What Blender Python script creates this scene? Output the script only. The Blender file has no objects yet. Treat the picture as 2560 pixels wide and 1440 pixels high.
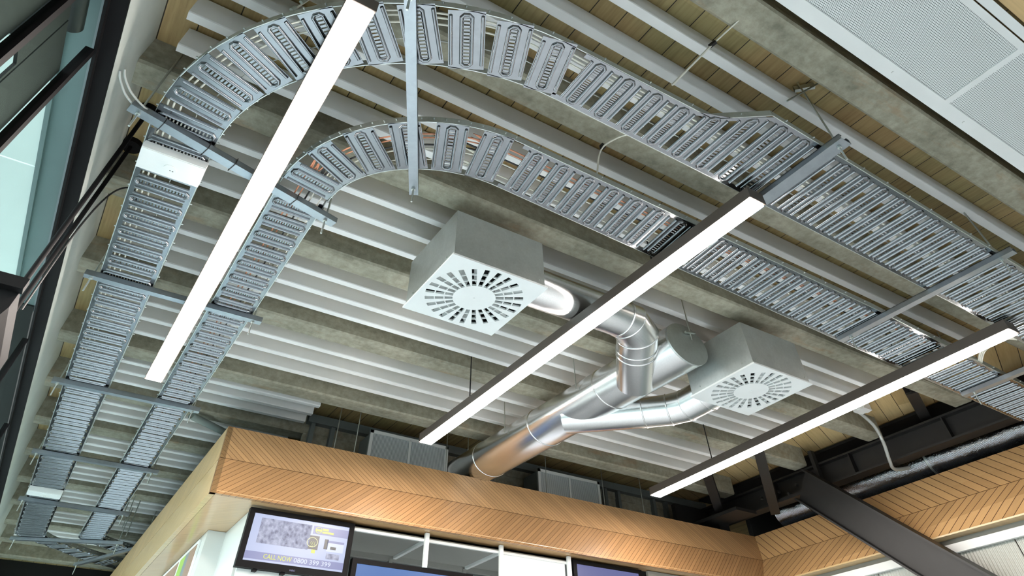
import bpy, math, random
from mathutils import Vector, Matrix
random.seed(7)
SC = bpy.context.scene
COL = SC.collection
H = 1.6            # height of the camera above the floor; coordinates below are measured from the camera
ZS = 0.725         # vertical proportion of round sections in this frame

# ------------------------------------------------------------------ camera
RC = [[0.8403604771576373, -0.5418631571966589, -0.013363656096188592],
      [0.41100783483692493, 0.6531064539043678, -0.6360224206512889],
      [0.353365006946148, 0.5289955375438729, 0.771554854255106]]
cam_d = bpy.data.cameras.new('camera')
cam = bpy.data.objects.new('camera', cam_d); COL.objects.link(cam)
rx, dn, fw = [Vector(r) for r in RC]
cam.matrix_world = Matrix(((rx.x, -dn.x, -fw.x, 0), (rx.y, -dn.y, -fw.y, 0), (rx.z, -dn.z, -fw.z, H), (0, 0, 0, 1)))
cam_d.sensor_width = 36.0; cam_d.sensor_fit = 'HORIZONTAL'
cam_d.lens = 36.0 * 1445.81 / 2560.0
cam_d.shift_y = -(720 - 254.53) / 2560.0
cam_d.clip_start = 0.02; cam_d.clip_end = 200
SC.camera = cam
# ------------------------------------------------------------------ world, exposure
world = bpy.data.worlds.new('world'); SC.world = world; world.use_nodes = True
bg = world.node_tree.nodes['Background']
bg.inputs[0].default_value = (0.92, 0.955, 1.0, 1); bg.inputs[1].default_value = 3.2
SC.view_settings.view_transform = 'Standard'; SC.view_settings.look = 'None'
SC.view_settings.gamma = 1.0; SC.view_settings.use_curve_mapping = False
SC.view_settings.exposure = 1.78
LAMP = 31.0
SCR = 2**-SC.view_settings.exposure     # displays are set to the brightness a viewer sees

# ------------------------------------------------------------------ materials
def lin(c):
    return tuple(((v/255)/12.92 if v/255 <= .04045 else ((v/255+.055)/1.055)**2.4) for v in c) + (1,)
class NT:
    def __init__(s, name):
        s.m = bpy.data.materials.new(name); s.m.use_nodes = True
        s.t = s.m.node_tree; s.b = s.t.nodes['Principled BSDF']
    def n(s, typ, **kw):
        nd = s.t.nodes.new(typ)
        for k, v in kw.items(): setattr(nd, k, v)
        return nd
    def l(s, a, b): s.t.links.new(a, b)
    def math(s, op, a, b=None, c=None):
        nd = s.n('ShaderNodeMath', operation=op)
        for i, v in enumerate((a, b, c)):
            if v is None: continue
            if isinstance(v, (int, float)): nd.inputs[i].default_value = v
            else: s.l(v, nd.inputs[i])
        return nd.outputs[0]
    def pos(s):
        g = s.n('ShaderNodeNewGeometry'); x = s.n('ShaderNodeSeparateXYZ'); s.l(g.outputs['Position'], x.inputs[0])
        return g.outputs['Position'], x.outputs
    def noise(s, vec, scale, detail=4, rough=.5, vscale=None):
        if vscale:
            mp = s.n('ShaderNodeMapping'); mp.inputs['Scale'].default_value = vscale; s.l(vec, mp.inputs[0]); vec = mp.outputs[0]
        nd = s.n('ShaderNodeTexNoise'); nd.inputs['Scale'].default_value = scale; nd.inputs['Detail'].default_value = detail
        nd.inputs['Roughness'].default_value = rough; s.l(vec, nd.inputs['Vector']); return nd.outputs['Fac']
    def ramp(s, fac, stops):
        r = s.n('ShaderNodeValToRGB'); e = r.color_ramp.elements
        while len(e) < len(stops): e.new(.5)
        for i, (p, c) in enumerate(stops): e[i].position = p; e[i].color = c
        s.l(fac, r.inputs[0]); return r.outputs[0]
    def mix(s, fac, a, b, mode='MIX'):
        nd = s.n('ShaderNodeMix', data_type='RGBA', blend_type=mode)
        for i, v in ((0, fac), (6, a), (7, b)):
            if isinstance(v, (int, float)): nd.inputs[i].default_value = v
            elif isinstance(v, tuple): nd.inputs[i].default_value = v
            else: s.l(v, nd.inputs[i])
        return nd.outputs[2]
    def bump(s, h, strength=.3, dist=.01):
        b = s.n('ShaderNodeBump'); b.inputs['Strength'].default_value = strength; b.inputs['Distance'].default_value = dist
        s.l(h, b.inputs['Height']); s.l(b.outputs[0], s.b.inputs['Normal'])
def plain(name, c, rough=.5, metal=0.0, spec=.5, var=.06, scale=6, coat=0):
    m = NT(name); p, _ = m.pos()
    f = m.noise(p, scale, 5, .6)
    a = lin(c); lo = tuple(v*(1-var) for v in a[:3])+(1,); hi = tuple(min(1, v*(1+var)) for v in a[:3])+(1,)
    m.l(m.ramp(f, [(.3, lo), (.7, hi)]), m.b.inputs['Base Color'])
    m.b.inputs['Roughness'].default_value = rough; m.b.inputs['Metallic'].default_value = metal
    m.b.inputs['Specular IOR Level'].default_value = spec
    m.b.inputs['Coat Weight'].default_value = coat
    return m.m
def emit(name, c, s=1.0):
    if not name.startswith('glow'): s *= SCR
    m = NT(name); m.b.inputs['Base Color'].default_value = (0, 0, 0, 1)
    m.b.inputs['Emission Color'].default_value = lin(c); m.b.inputs['Emission Strength'].default_value = s
    m.b.inputs['Roughness'].default_value = .3
    return m.m
def mat_concrete():
    m = NT('concrete'); p, x = m.pos()
    f1 = m.noise(p, 3.0, 8, .62, (1, 3, 3)); f2 = m.noise(p, 22, 6, .65)
    base = m.ramp(f1, [(.28, lin((112, 110, 95))), (.5, lin((142, 139, 123))), (.74, lin((168, 164, 147)))])
    c = m.mix(.35, base, m.ramp(f2, [(.35, lin((110, 108, 92))), (.65, lin((178, 176, 158)))]))
    f3 = m.noise(p, 1.3, 6, .7, (1, 4, 4))
    c = m.mix(m.math('MULTIPLY', m.ramp(f3, [(.58, (0, 0, 0, 1)), (.70, (1, 1, 1, 1))]), .5), c, lin((150, 118, 84)))
    m.l(c, m.b.inputs['Base Color']); m.b.inputs['Roughness'].default_value = .8
    m.bump(m.math('ADD', f2, m.math('MULTIPLY', f1, 2)), .35, .008)
    return m.m
def mat_planks(name='timber planks', pale=False):
    m = NT(name); p, x = m.pos()
    if pale:
        mp = m.n('ShaderNodeMapping'); mp.inputs['Rotation'].default_value = (0, 0, math.radians(68)); m.l(p, mp.inputs[0]); p = mp.outputs[0]
        xx = m.n('ShaderNodeSeparateXYZ'); m.l(p, xx.inputs[0]); x = xx.outputs
    u = m.math('DIVIDE', m.math('ADD', x[0], .13), .1565)
    fl = m.math('FLOOR', u); fr = m.math('FRACT', u)
    w = m.n('ShaderNodeTexWhiteNoise', noise_dimensions='2D'); cb = m.n('ShaderNodeCombineXYZ')
    m.l(fl, cb.inputs[0]); m.l(m.math('FLOOR', m.math('DIVIDE', m.math('ADD', x[1], .2), .9)), cb.inputs[1]); m.l(cb.outputs[0], w.inputs[0])
    g = m.noise(p, 9, 6, .6, (6, .35, 1)); g2 = m.noise(p, 2.2, 3, .5)
    c = m.ramp(g, [(.3, lin((98, 78, 44))), (.5, lin((160, 140, 96))), (.72, lin((188, 170, 124)))])
    c = m.mix(.4, c, m.ramp(w.outputs[0], [(0, lin((130, 108, 70))), (.5, lin((170, 156, 108))), (1, lin((196, 168, 120)))]))
    c = m.mix(.4, c, m.ramp(g2, [(.35, lin((152, 146, 98))), (.65, lin((176, 140, 94)))]))
    if pale: c = m.mix(.75, c, m.ramp(m.math('ADD', m.math('MULTIPLY', g, .6), m.math('MULTIPLY', w.outputs[0], .4)), [(.3, lin((196, 168, 118))), (.7, lin((226, 200, 148)))]))
    gap = m.math('LESS_THAN', fr, .035)
    c = m.mix(gap, c, lin((40, 32, 22)))
    m.l(c, m.b.inputs['Base Color']); m.b.inputs['Roughness'].default_value = .6
    m.bump(m.math('SUBTRACT', m.math('MULTIPLY', g, .2), gap), .4, .01)
    return m.m
def mat_galv(name='galvanised steel', c=(140, 144, 148), rough=.2, bump=0, scale=60):
    m = NT(name); p, x = m.pos()
    v = m.n('ShaderNodeTexVoronoi'); v.inputs['Scale'].default_value = scale; m.l(p, v.inputs['Vector'])
    f = m.noise(p, 14, 5, .6)
    a = lin(c)
    m.l(m.mix(.25, m.ramp(f, [(.3, tuple(q*.86 for q in a[:3])+(1,)), (.7, a)]), m.ramp(v.outputs['Color'], [(0, tuple(q*.72 for q in a[:3])+(1,)), (1, a)])), m.b.inputs['Base Color'])
    m.b.inputs['Metallic'].default_value = 1
    m.l(m.math('ADD', m.math('MULTIPLY', f, .08), rough-.04), m.b.inputs['Roughness'])
    if bump: m.bump(m.math('ADD', v.outputs['Distance'], f), bump, .002)
    return m.m
def mat_duct():
    m = NT('spiral duct steel'); p, x = m.pos()
    m.b.inputs['Metallic'].default_value = 1
    f = m.noise(p, 160, 3, .6)
    m.l(m.ramp(f, [(.3, lin((214, 217, 217))), (.7, lin((230, 232, 232)))]), m.b.inputs['Base Color'])
    m.l(m.math('ADD', m.math('MULTIPLY', f, .05), .23), m.b.inputs['Roughness'])
    return m.m
def mat_chevron(name, ca, cz, pitch, plainwood=False, base=(188, 146, 98), rough=.38):
    """slatted oak boards: dark joints along lines ca*coord + cz*z = const (ca is (x,y) weights)"""
    m = NT(name); p, x = m.pos()
    c0 = m.math('ADD', m.math('ADD', m.math('MULTIPLY', x[0], ca[0]), m.math('MULTIPLY', x[1], ca[1])), m.math('MULTIPLY', x[2], cz))
    u = m.math('DIVIDE', c0, pitch)
    w = m.n('ShaderNodeTexWhiteNoise', noise_dimensions='1D'); m.l(m.math('FLOOR', u), w.inputs['W'])
    gr = m.n('ShaderNodeCombineXYZ'); m.l(c0, gr.inputs[0])
    m.l(m.math('ADD', m.math('MULTIPLY', x[0], ca[0]*-.6), m.math('ADD', m.math('MULTIPLY', x[2], .6*cz), m.math('MULTIPLY', x[1], ca[1]*-.6))), gr.inputs[1])
    g = m.noise(gr.outputs[0], 10, 5, .55, (14, 1, 1))
    b = lin(base); k = lambda s: tuple(min(1, v*s) for v in b[:3])+(1,)
    c = m.ramp(g, [(.3, k(.86)), (.7, k(1.1))])
    if not plainwood:
        c = m.mix(.5, c, m.ramp(w.outputs[0], [(0, k(.74)), (1, k(1.16))]))
        gap = m.math('LESS_THAN', m.math('FRACT', u), .085)
        c = m.mix(gap, c, lin((84, 56, 30)))
        m.bump(m.math('SUBTRACT', 1, gap), .5, .004)
    m.l(c, m.b.inputs['Base Color']); m.b.inputs['Roughness'].default_value = rough
    m.b.inputs['Coat Weight'].default_value = .12; m.b.inputs['Coat Roughness'].default_value = .3
    return m.m
def mat_perf():
    m = NT('perforated white metal'); p, x = m.pos()
    P = .0105
    def dots(ox, oy):
        a = m.math('SUBTRACT', m.math('FRACT', m.math('ADD', m.math('DIVIDE', x[0], P), ox)), .5)
        b = m.math('SUBTRACT', m.math('FRACT', m.math('ADD', m.math('DIVIDE', x[1], P*1.73), oy)), .5)
        b = m.math('MULTIPLY', b, 1.73)
        return m.math('LESS_THAN', m.math('ADD', m.math('MULTIPLY', a, a), m.math('MULTIPLY', b, b)), .095)
    d = m.math('MAXIMUM', dots(0, 0), dots(.5, .5))
    m.l(m.mix(d, lin((226, 230, 230)), lin((120, 128, 126))), m.b.inputs['Base Color'])
    m.b.inputs['Roughness'].default_value = .5
    return m.m
def mat_louvre():
    m = NT('white louvred grille'); p, x = m.pos()
    f = m.math('FRACT', m.math('DIVIDE', x[0], .0125))
    d = m.math('LESS_THAN', f, .42)
    m.l(m.mix(d, lin((205, 212, 214)), lin((128, 138, 140))), m.b.inputs['Base Color'])
    m.bump(m.math('SUBTRACT', 1, d), .6, .004); m.b.inputs['Roughness'].default_value = .5
    return m.m
def mat_foil():
    m = NT('silver foil'); p, x = m.pos()
    m.b.inputs['Metallic'].default_value = 1; m.b.inputs['Roughness'].default_value = .16
    m.b.inputs['Base Color'].default_value = (.40, .42, .44, 1)
    f = m.noise(p, 30, 4, .6, (1, .7, 1)); r = m.math('SINE', m.math('MULTIPLY', x[1], 520))
    m.bump(m.math('ADD', m.math('MULTIPLY', f, 1.6), m.math('MULTIPLY', r, .25)), .5, .008)
    return m.m
def mat_glass():
    m = NT('window glass'); t = m.t
    g = m.n('ShaderNodeBsdfGlossy'); g.inputs['Roughness'].default_value = .02; g.inputs[0].default_value = (.9, .95, .95, 1)
    tr = m.n('ShaderNodeBsdfTransparent'); tr.inputs[0].default_value = (.86, .93, .91, 1)
    mx = m.n('ShaderNodeMixShader'); mx.inputs[0].default_value = .006
    m.l(tr.outputs[0], mx.inputs[1]); m.l(g.outputs[0], mx.inputs[2]); m.l(mx.outputs[0], t.nodes['Material Output'].inputs[0])
    return m.m
def mat_poly():
    m = NT('ribbed polycarbonate'); p, x = m.pos()
    m.b.inputs['Base Color'].default_value = lin((196, 198, 190)); m.b.inputs['Roughness'].default_value = .3
    m.bump(m.math('SINE', m.math('MULTIPLY', x[1], 230)), .6, .01)
    return m.m
M = dict(
    concrete=mat_concrete(), planks=mat_planks(), pine=mat_planks('pale pine boards', True), galv=mat_galv(), galv_rough=mat_galv('dull galvanised sheet', (202, 208, 206), .46, 0, 90),
    duct=mat_duct(), strut=mat_galv('zinc plated channel', (164, 172, 178), .36, 0, 40),
    plaster=plain('painted plaster', (196, 202, 196), .8, scale=3), white=plain('white acoustic panel', (224, 225, 224), .7, var=.03),
    whitemetal=plain('white powder coated metal', (226, 229, 228), .4, var=.02), whitewall=plain('white laminate', (206, 210, 208), .3, var=.01),
    black=plain('black painted steel', (26, 26, 26), .5, scale=12, var=.15), frame=plain('black anodised aluminium', (17, 16, 17), .6, spec=.12, var=.1, scale=20),
    lampbody=plain('dark bronze anodised aluminium', (84, 76, 70), .4, var=.03), rubber=plain('black rubber', (24, 24, 24), .6),
    rod=mat_galv('threaded zinc rod', (205, 212, 208), .35, .3, 300), lamp=emit('glowing opal diffuser', (255, 243, 234), LAMP),
    wire=plain('white cable sheath', (214, 212, 200), .5), orange=plain('orange cable sheath', (206, 140, 108), .5), bwire=plain('black cable sheath', (36, 36, 36), .5),
    gwire=plain('grey cable sheath', (168, 172, 168), .5), pipe=plain('grey painted pipe', (128, 140, 136), .45), stud=plain('dull steel stud', (104, 112, 112), .5),
    chev_fu=mat_chevron('slatted oak rising left', (.725, 0), 1, .0353, base=(186, 146, 102)), chev_fl=mat_chevron('slatted oak rising right', (.725, 0), -1, .0353, base=(170, 130, 88)),  # lower slats coloured darker to offset the lamp light on them
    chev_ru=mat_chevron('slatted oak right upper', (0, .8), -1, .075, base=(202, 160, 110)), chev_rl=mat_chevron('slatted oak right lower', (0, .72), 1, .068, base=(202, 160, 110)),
    chev_side=mat_chevron('slatted oak side', (0, .725), 1, .0353, base=(200, 168, 118)),
    oak=mat_chevron('plain oak veneer', (0, .3), 1, .3, True, base=(206, 176, 128), rough=.25), oaksoffit=mat_chevron('oak soffit veneer', (.5, .5), 0, .3, True, base=(196, 160, 116), rough=.2),
    perf=mat_perf(), louvre=mat_louvre(), foil=mat_foil(), glass=mat_glass(), poly=mat_poly(), dark=plain('near-black panel and void shade', (14, 15, 14), .8),
    extwhite=plain('exterior white soffit panel', (236, 242, 240), .5, var=.01), extgrey=plain('exterior grey fascia', (112, 128, 130), .5, var=.03),
    asphalt=plain('dark asphalt', (92, 96, 96), .9),
    floor=plain('pale stone floor', (212, 221, 229), .5, scale=2), chrome=mat_galv('polished chrome', (200, 190, 184), .12, .0, 10),
    cabceil=plain('pale grey cabinet lining', (150, 150, 144), .5, var=.02), plate=plain('near-black plenum shade', (22, 23, 22), .9),
    s_bg=emit('screen pale blue', (188, 200, 234), 1.0), s_band=emit('screen slate band', (138, 144, 190), 1.0), s_yel=emit('screen yellow', (214, 222, 96), 1.0),
    s_wht=emit('screen white', (214, 224, 246), 1.0), s_mug=emit('screen dark mug', (88, 88, 88), 1.0), s_pale=emit('screen pale emblem', (226, 228, 170), 1.0),
    s_blue=emit('screen blue', (88, 124, 186), 1.0), s_lil=emit('screen lilac', (108, 112, 160), 1.0), sign=emit('backlit white acrylic', (244, 248, 255), 1.6),
    s_red=emit('sign coral red', (240, 130, 140), 1.0), s_blk=plain('sign black print', (40, 40, 40), .5), tan=plain('poster tan print', (150, 122, 104), .4),
    green=plain('poster green print', (150, 190, 80), .4), postergrey=plain('poster grey print', (120, 132, 138), .4),
)
def mat_photo():
    m = NT('screen photo'); p, x = m.pos()
    v = m.n('ShaderNodeTexVoronoi'); v.inputs['Scale'].default_value = 34; m.l(p, v.inputs['Vector'])
    f = m.noise(p, 40, 5, .7)
    c = m.mix(.5, m.ramp(v.outputs['Distance'], [(.1, lin((92, 98, 130))), (.4, lin((150, 156, 190))), (.8, lin((196, 204, 232)))]), m.ramp(f, [(.35, lin((84, 86, 104))), (.65, lin((206, 210, 232)))]))
    m.b.inputs['Base Color'].default_value = (0, 0, 0, 1)
    m.l(c, m.b.inputs['Emission Color']); m.b.inputs['Emission Strength'].default_value = SCR
    return m.m
M['s_photo'] = mat_photo()

# ------------------------------------------------------------------ mesh helpers
class MB:
    def __init__(s): s.v = []; s.f = []; s.sm = []
    def add(s, vs, fs, smooth=False):
        o = len(s.v); s.v += [tuple(v) for v in vs]; s.f += [tuple(i+o for i in f) for f in fs]; s.sm += [smooth]*len(fs)
    def hexa(s, p):     # 0-3 bottom loop, 4-7 top loop
        s.add(p, [(0, 3, 2, 1), (4, 5, 6, 7), (0, 1, 5, 4), (1, 2, 6, 5), (2, 3, 7, 6), (3, 0, 4, 7)]); return s
    def box(s, x0, y0, z0, x1, y1, z1):
        return s.hexa([(x0, y0, z0), (x1, y0, z0), (x1, y1, z0), (x0, y1, z0), (x0, y0, z1), (x1, y0, z1), (x1, y1, z1), (x0, y1, z1)])
    def bar(s, a, b, w, h, up=(0, 0, 1)):       # rectangular bar from a to b
        a = Vector(a); b = Vector(b); d = (b-a).normalized(); up = Vector(up)
        if abs(d.dot(up)) > .99: up = Vector((0, 1, 0))
        sd = d.cross(up).normalized()*w/2; u = sd.cross(d).normalized()*h/2
        return s.hexa([a-sd-u, a+sd-u, b+sd-u, b-sd-u, a-sd+u, a+sd+u, b+sd+u, b-sd+u])
    def tube(s, pts, r, n=12, caps=True, zs=1.0, rr=None):
        pts = [Vector(p) for p in pts]; rings = []; N = len(pts)
        ref = None
        for i, p in enumerate(pts):
            d = ((pts[min(i+1, N-1)]-p).normalized() + (p-pts[max(i-1, 0)]).normalized())
            if d.length < 1e-6: d = pts[min(i+1, N-1)]-pts[max(i-1, 0)]
            d.normalize()
            if ref is None: ref = Vector((0, 0, 1)) if abs(d.z) < .9 else Vector((0, 1, 0))
            a = d.cross(ref).normalized(); b = a.cross(d).normalized(); ref = b
            cosb = 1.0
            if 0 < i < N-1: cosb = max(.5, (pts[i+1]-p).normalized().dot(d))
            R = rr[i] if rr else r
            ring = []
            for k in range(n):
                t = 2*math.pi*k/n
                o = a*math.cos(t)*R/ (cosb if zs != 1.0 else 1) + b*math.sin(t)*R
                ring.append(p+Vector((o.x, o.y, o.z*zs)))
            rings.append(ring)
        vs = [q for rg in rings for q in rg]
        fs = [(i*n+k, i*n+(k+1) % n, (i+1)*n+(k+1) % n, (i+1)*n+k) for i in range(N-1) for k in range(n)]
        s.add(vs, fs, True)
        if caps:
            s.add(rings[0], [tuple(reversed(range(n)))]); s.add(rings[-1], [tuple(range(n))])
        return s
    def disc(s, c, r, ry=None, n=32, z1=None):
        ry = ry or r; x, y, z = c
        bot = [(x+r*math.cos(2*math.pi*k/n), y+ry*math.sin(2*math.pi*k/n), z) for k in range(n)]
        if z1 is None: s.add(bot, [tuple(reversed(range(n)))])
        else:
            top = [(a, b, z1) for a, b, _ in bot]
            s.add(bot+top, [tuple(reversed(range(n))), tuple(range(n, 2*n))]+[(k, (k+1) % n, n+(k+1) % n, n+k) for k in range(n)])
        return s
    def build(s, name, mat, parent=None, **tags):
        W = [(v[0], v[1], v[2]+H) for v in s.v]
        if parent is not None:
            o0 = Vector(parent['_o']); 
        else:
            xs = [v[0] for v in W]; ys = [v[1] for v in W]; zs = [v[2] for v in W]
            o0 = Vector(((min(xs)+max(xs))/2, (min(ys)+max(ys))/2, min(zs)))
        me = bpy.data.meshes.new(name)
        me.from_pydata([(v[0]-o0.x, v[1]-o0.y, v[2]-o0.z) for v in W], [], s.f)
        me.polygons.foreach_set('use_smooth', s.sm); me.update()
        me.materials.append(M[mat] if isinstance(mat, str) else mat)
        ob = bpy.data.objects.new(name, me); COL.objects.link(ob)
        if parent is not None: ob.parent = parent
        else: ob.location = o0
        ob['_o'] = tuple(o0)
        for k, v in tags.items(): ob[k] = v
        return ob
def thing(name, loc, label, cat, group=None):
    o = bpy.data.objects.new(name, None); COL.objects.link(o)
    o.location = (loc[0], loc[1], loc[2]+H); o['_o'] = tuple(o.location)
    o.empty_display_size = .05
    o['label'] = label; o['category'] = cat
    if group: o['group'] = group
    return o
def structE(name, loc):
    o = bpy.data.objects.new(name, None); COL.objects.link(o)
    o.location = (loc[0], loc[1], loc[2]+H); o['_o'] = tuple(o.location); o['kind'] = 'structure'; return o
def T(ob, label, cat, group=None):
    ob['label'] = label; ob['category'] = cat
    if group: ob['group'] = group
    return ob
def dup(root, dloc, label, group=None):
    r = root.copy(); COL.objects.link(r); r.location = Vector(root.location)+Vector(dloc); r['label'] = label
    if group: r['group'] = group
    for ch in list(root.children):
        c = ch.copy(); COL.objects.link(c); c.parent = r
        for g in list(ch.children):
            d = g.copy(); COL.objects.link(d); d.parent = c
    return r
def smooth_path(pts, n=6):
    P = [Vector(p) for p in pts]; out = []
    for i in range(len(P)-1):
        p0 = P[max(i-1, 0)]; p1 = P[i]; p2 = P[i+1]; p3 = P[min(i+2, len(P)-1)]
        for k in range(n):
            t = k/n
            out.append(.5*((2*p1)+(-p0+p2)*t+(2*p0-5*p1+4*p2-p3)*t*t+(-p0+3*p1-3*p2+p3)*t**3))
    out.append(P[-1]); return out

# ================================================================== ROOM SHELL
HC, HR, HB = 2.43, 2.25, 2.28
MB().box(-.72, -9, -1.75, 11.5, 14, -1.6).build('floor', 'floor', kind='structure')
MB().box(-.75, -5.2, HC, 11.5, 14, HC+.15).build('ceiling', 'planks', kind='structure')
MB().box(5.86, -1, HC-.006, 6.64, 6.6, HC-.0005).build('ceiling', 'pine', kind='structure')
MB().box(-.667, -5, 1.966, -.60, 14, HC).build('wall_left', 'plaster', kind='structure')
MB().box(-.667, -5.2, -1.15, 11.5, -5.0, HC).build('wall_front_lightblock', 'plaster', kind='structure')  # unseen wall added to cut frontal light; gap below lets some up
MB().box(-2.2, 13.2, -1.6, 11.5, 13.4, HC).build('wall_back', 'dark', kind='structure')
MB().box(7.2, -5, -1.6, 7.3, -.1, 1.4).build('wall_right', 'stud', kind='structure')
MB().box(9.5, -5, -1.6, 9.7, 13.2, HC).build('wall_right', 'dark', kind='structure')

T(MB().box(-60, -40, -1.8, -.73, 50, -1.65).build('ground', 'asphalt', kind='structure'), 'unseen dark ground outside the left window, added to limit light on the soffit', 'ground')  # unseen, added dark to cut the light reaching the soffit panels
MB().box(-.664, -5, -1.6, -.605, .25, 1.954).build('wall_left', 'plaster', kind='structure')  # unseen solid stretch, added to cut window light near the camera
# concrete ribs running along x
rib_far = [.2835, .685, 1.0837, 1.491, 1.8986, 2.36, 2.741, 3.125, 3.505, 3.89, 4.265, 4.64, 5.02, 5.4]
rib_lab = ['rust-stained concrete ceiling beam beside the perforated white ceiling panels',
 'grey concrete ceiling beam crossing above the widened cable tray at right',
 'grey concrete ceiling beam directly in front of the larger swirl diffuser box',
 'grey concrete ceiling beam passing over the larger swirl diffuser box',
 'grey concrete ceiling beam just beyond the larger swirl diffuser box',
 'grey concrete ceiling beam just in front of the white grilles above the oak fascia',
 'grey concrete ceiling beam whose end disappears behind the left corner of the oak fascia',
 'grey concrete ceiling beam, second beyond the left corner of the oak fascia',
 'grey concrete ceiling beam, third beyond the left corner of the oak fascia',
 'grey concrete ceiling beam, fourth beyond the left corner of the oak fascia',
 'shadowed concrete ceiling beam over the far turn of the cable trays',
 'dim concrete ceiling beam just past the far turn of the cable trays',
 'dark concrete ceiling beam, last but one at the far left end',
 'dark concrete ceiling beam, farthest of all at the lower left']
for i, k in enumerate(rib_far):
    y1 = k*HR; y0 = y1-.0775*HR; xe = 6.43
    m = MB(); ch = .012
    # chamfered underside
    prof = [(y0, HC+.02), (y0, HR+ch), (y0+ch, HR), (y1-ch, HR), (y1, HR+ch), (y1, HC+.02)]
    n = len(prof)
    vs = [(-.60, a, b) for a, b in prof]+[(xe, a, b) for a, b in prof]
    fs = [tuple(range(n)), tuple(reversed(range(n, 2*n)))]+[(j, n+j, n+(j+1) % n, (j+1) % n) for j in range(n)]
    m.add(vs, fs)
    T(m.build('concrete_beam', 'concrete'), rib_lab[i], 'beam')

# white acoustic baffles
bays = [([.3459, .4342, .5225], 5.7), ([.7400, .8300, .9200], 5.7), ([1.142, 1.2268, 1.3134], 5.68), ([1.5378, 1.6256, 1.7135], 5.68), ([1.9558, 2.0545, 2.1549], 5.7),
        ([2.385, 2.467, 2.553], 1.505)]
for e in (2.96, 3.34, 3.726, 4.10, 4.475, 4.85): bays.append(([e-.193, e-.108, e-.023], 1.505))
bay_lab = ['beside the rust-stained beam', 'above the two straight tray runs', 'in front of the larger diffuser box',
 'over the larger diffuser box', 'in the bay beyond the larger diffuser', 'in the short bay before the fascia corner',
 'in the first bay behind the fascia corner', 'in the second bay behind the fascia corner', 'in the third bay behind the fascia corner',
 'in the fourth bay behind the fascia corner', 'in the bay over the far tray turn', 'in the farthest bay at lower left']
ordn = ['nearest', 'middle', 'farthest']
for bi, (ks, xe) in enumerate(bays):
    for j, k in enumerate(ks):
        y = k*HB; m = MB(); x0 = -.469; c = .006
        w = .0515
        # extruded profile with slightly rounded lower corners and a top mounting batten
        prof = [(y, HC-.018), (y, HB+c), (y+c*.5, HB), (y+w-c*.5, HB), (y+w, HB+c), (y+w, HC-.018)]
        n = 6
        vs = [(x0, a, b) for a, b in prof]+[(xe, a, b) for a, b in prof]
        m.add(vs, [tuple(range(n)), tuple(reversed(range(n, 2*n)))]+[(q, n+q, n+(q+1) % n, (q+1) % n) for q in range(n)])
        m.box(x0+.01, y+.012, HC-.018, xe-.01, y+w-.012, HC-.002)
        T(m.build('acoustic_baffle', 'white'), 'white ceiling baffle, %s of three %s' % (ordn[j], bay_lab[bi]), 'baffle', 'white ceiling baffles')

# ================================================================== LEFT WINDOW AND OUTSIDE
w1 = structE('window_1', (-.68, 3, .5))
MB().box(-.664, -4.9, 1.954, -.601, 14, 1.965).box(-.672, -4.9, 1.93, -.660, 14, 1.965).build('window_frame', 'frame', w1)
for y0, y1 in ((1.525, 1.560), (1.98, 2.015), (4.62, 4.65), (6.13, 6.18), (8.0, 8.05)):
    MB().box(-.70, y0, -1.6, -.668, y1, 1.93).build('mullion', 'frame', w1)
MB().box(-.684, -4.9, -1.6, -.680, 14, 1.93).build('pane', 'glass', w1)
MB().box(-.70, -4.9, .60, -.668, 14, .66).build('transom', 'frame', w1)
# outside canopy soffit, bright panels between y 2.3 and 4.15
ex = thing('exterior_canopy', (-1.4, 3, 2.0), 'bright white soffit panels with thin joints seen outside through the left window', 'canopy')
for i, (a, b) in enumerate(((2.16, 2.945), (2.955, 4.115), (4.125, 4.30))):
    MB().box(-2.6, a, 2.0, -.825, b, 2.03).build('soffit_panel', 'extwhite', ex)
T(MB().box(-.82, -1, 1.985, -.80, 4.4, 2.08).box(-.80, -1, 2.0, -.672, 4.4, 2.05).build('exterior_fascia', 'extgrey'), 'blue-grey edge band of the outside canopy along the left window', 'fascia')
T(MB().box(-2.6, .2, 2.0, -.83, 2.15, 2.05).build('exterior_dark_soffit', 'dark'), 'black soffit outside the left window at top left', 'soffit')
T(MB().box(-.714, 1.56, .2, -.704, 1.98, 1.385).box(-.714, 1.70, 1.385, -.704, 1.712, 1.76).box(-.714, 1.722, 1.385, -.704, 1.98, 1.76).box(-.714, 1.56, 1.475, -.704, 1.70, 1.76).box(-.714, -1.0, .2, -.704, 1.525, 1.76).build('spandrel_panel', 'dark'), 'black panelling with a small bright opening outside the window at top left', 'panel')
T(MB().box(-2.6, 4.32, 1.99, -.70, 13.15, 2.04).build('exterior_dark_soffit', 'dark'), 'dark soffit outside the far part of the left window', 'soffit')
T(MB().tube([(-.745, .3, 1.90), (-.745, 1.88, 1.90)], .036, 20).build('steel_pipe', 'black'), 'thick black pipe ending outside the window at top left', 'pipe')

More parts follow.
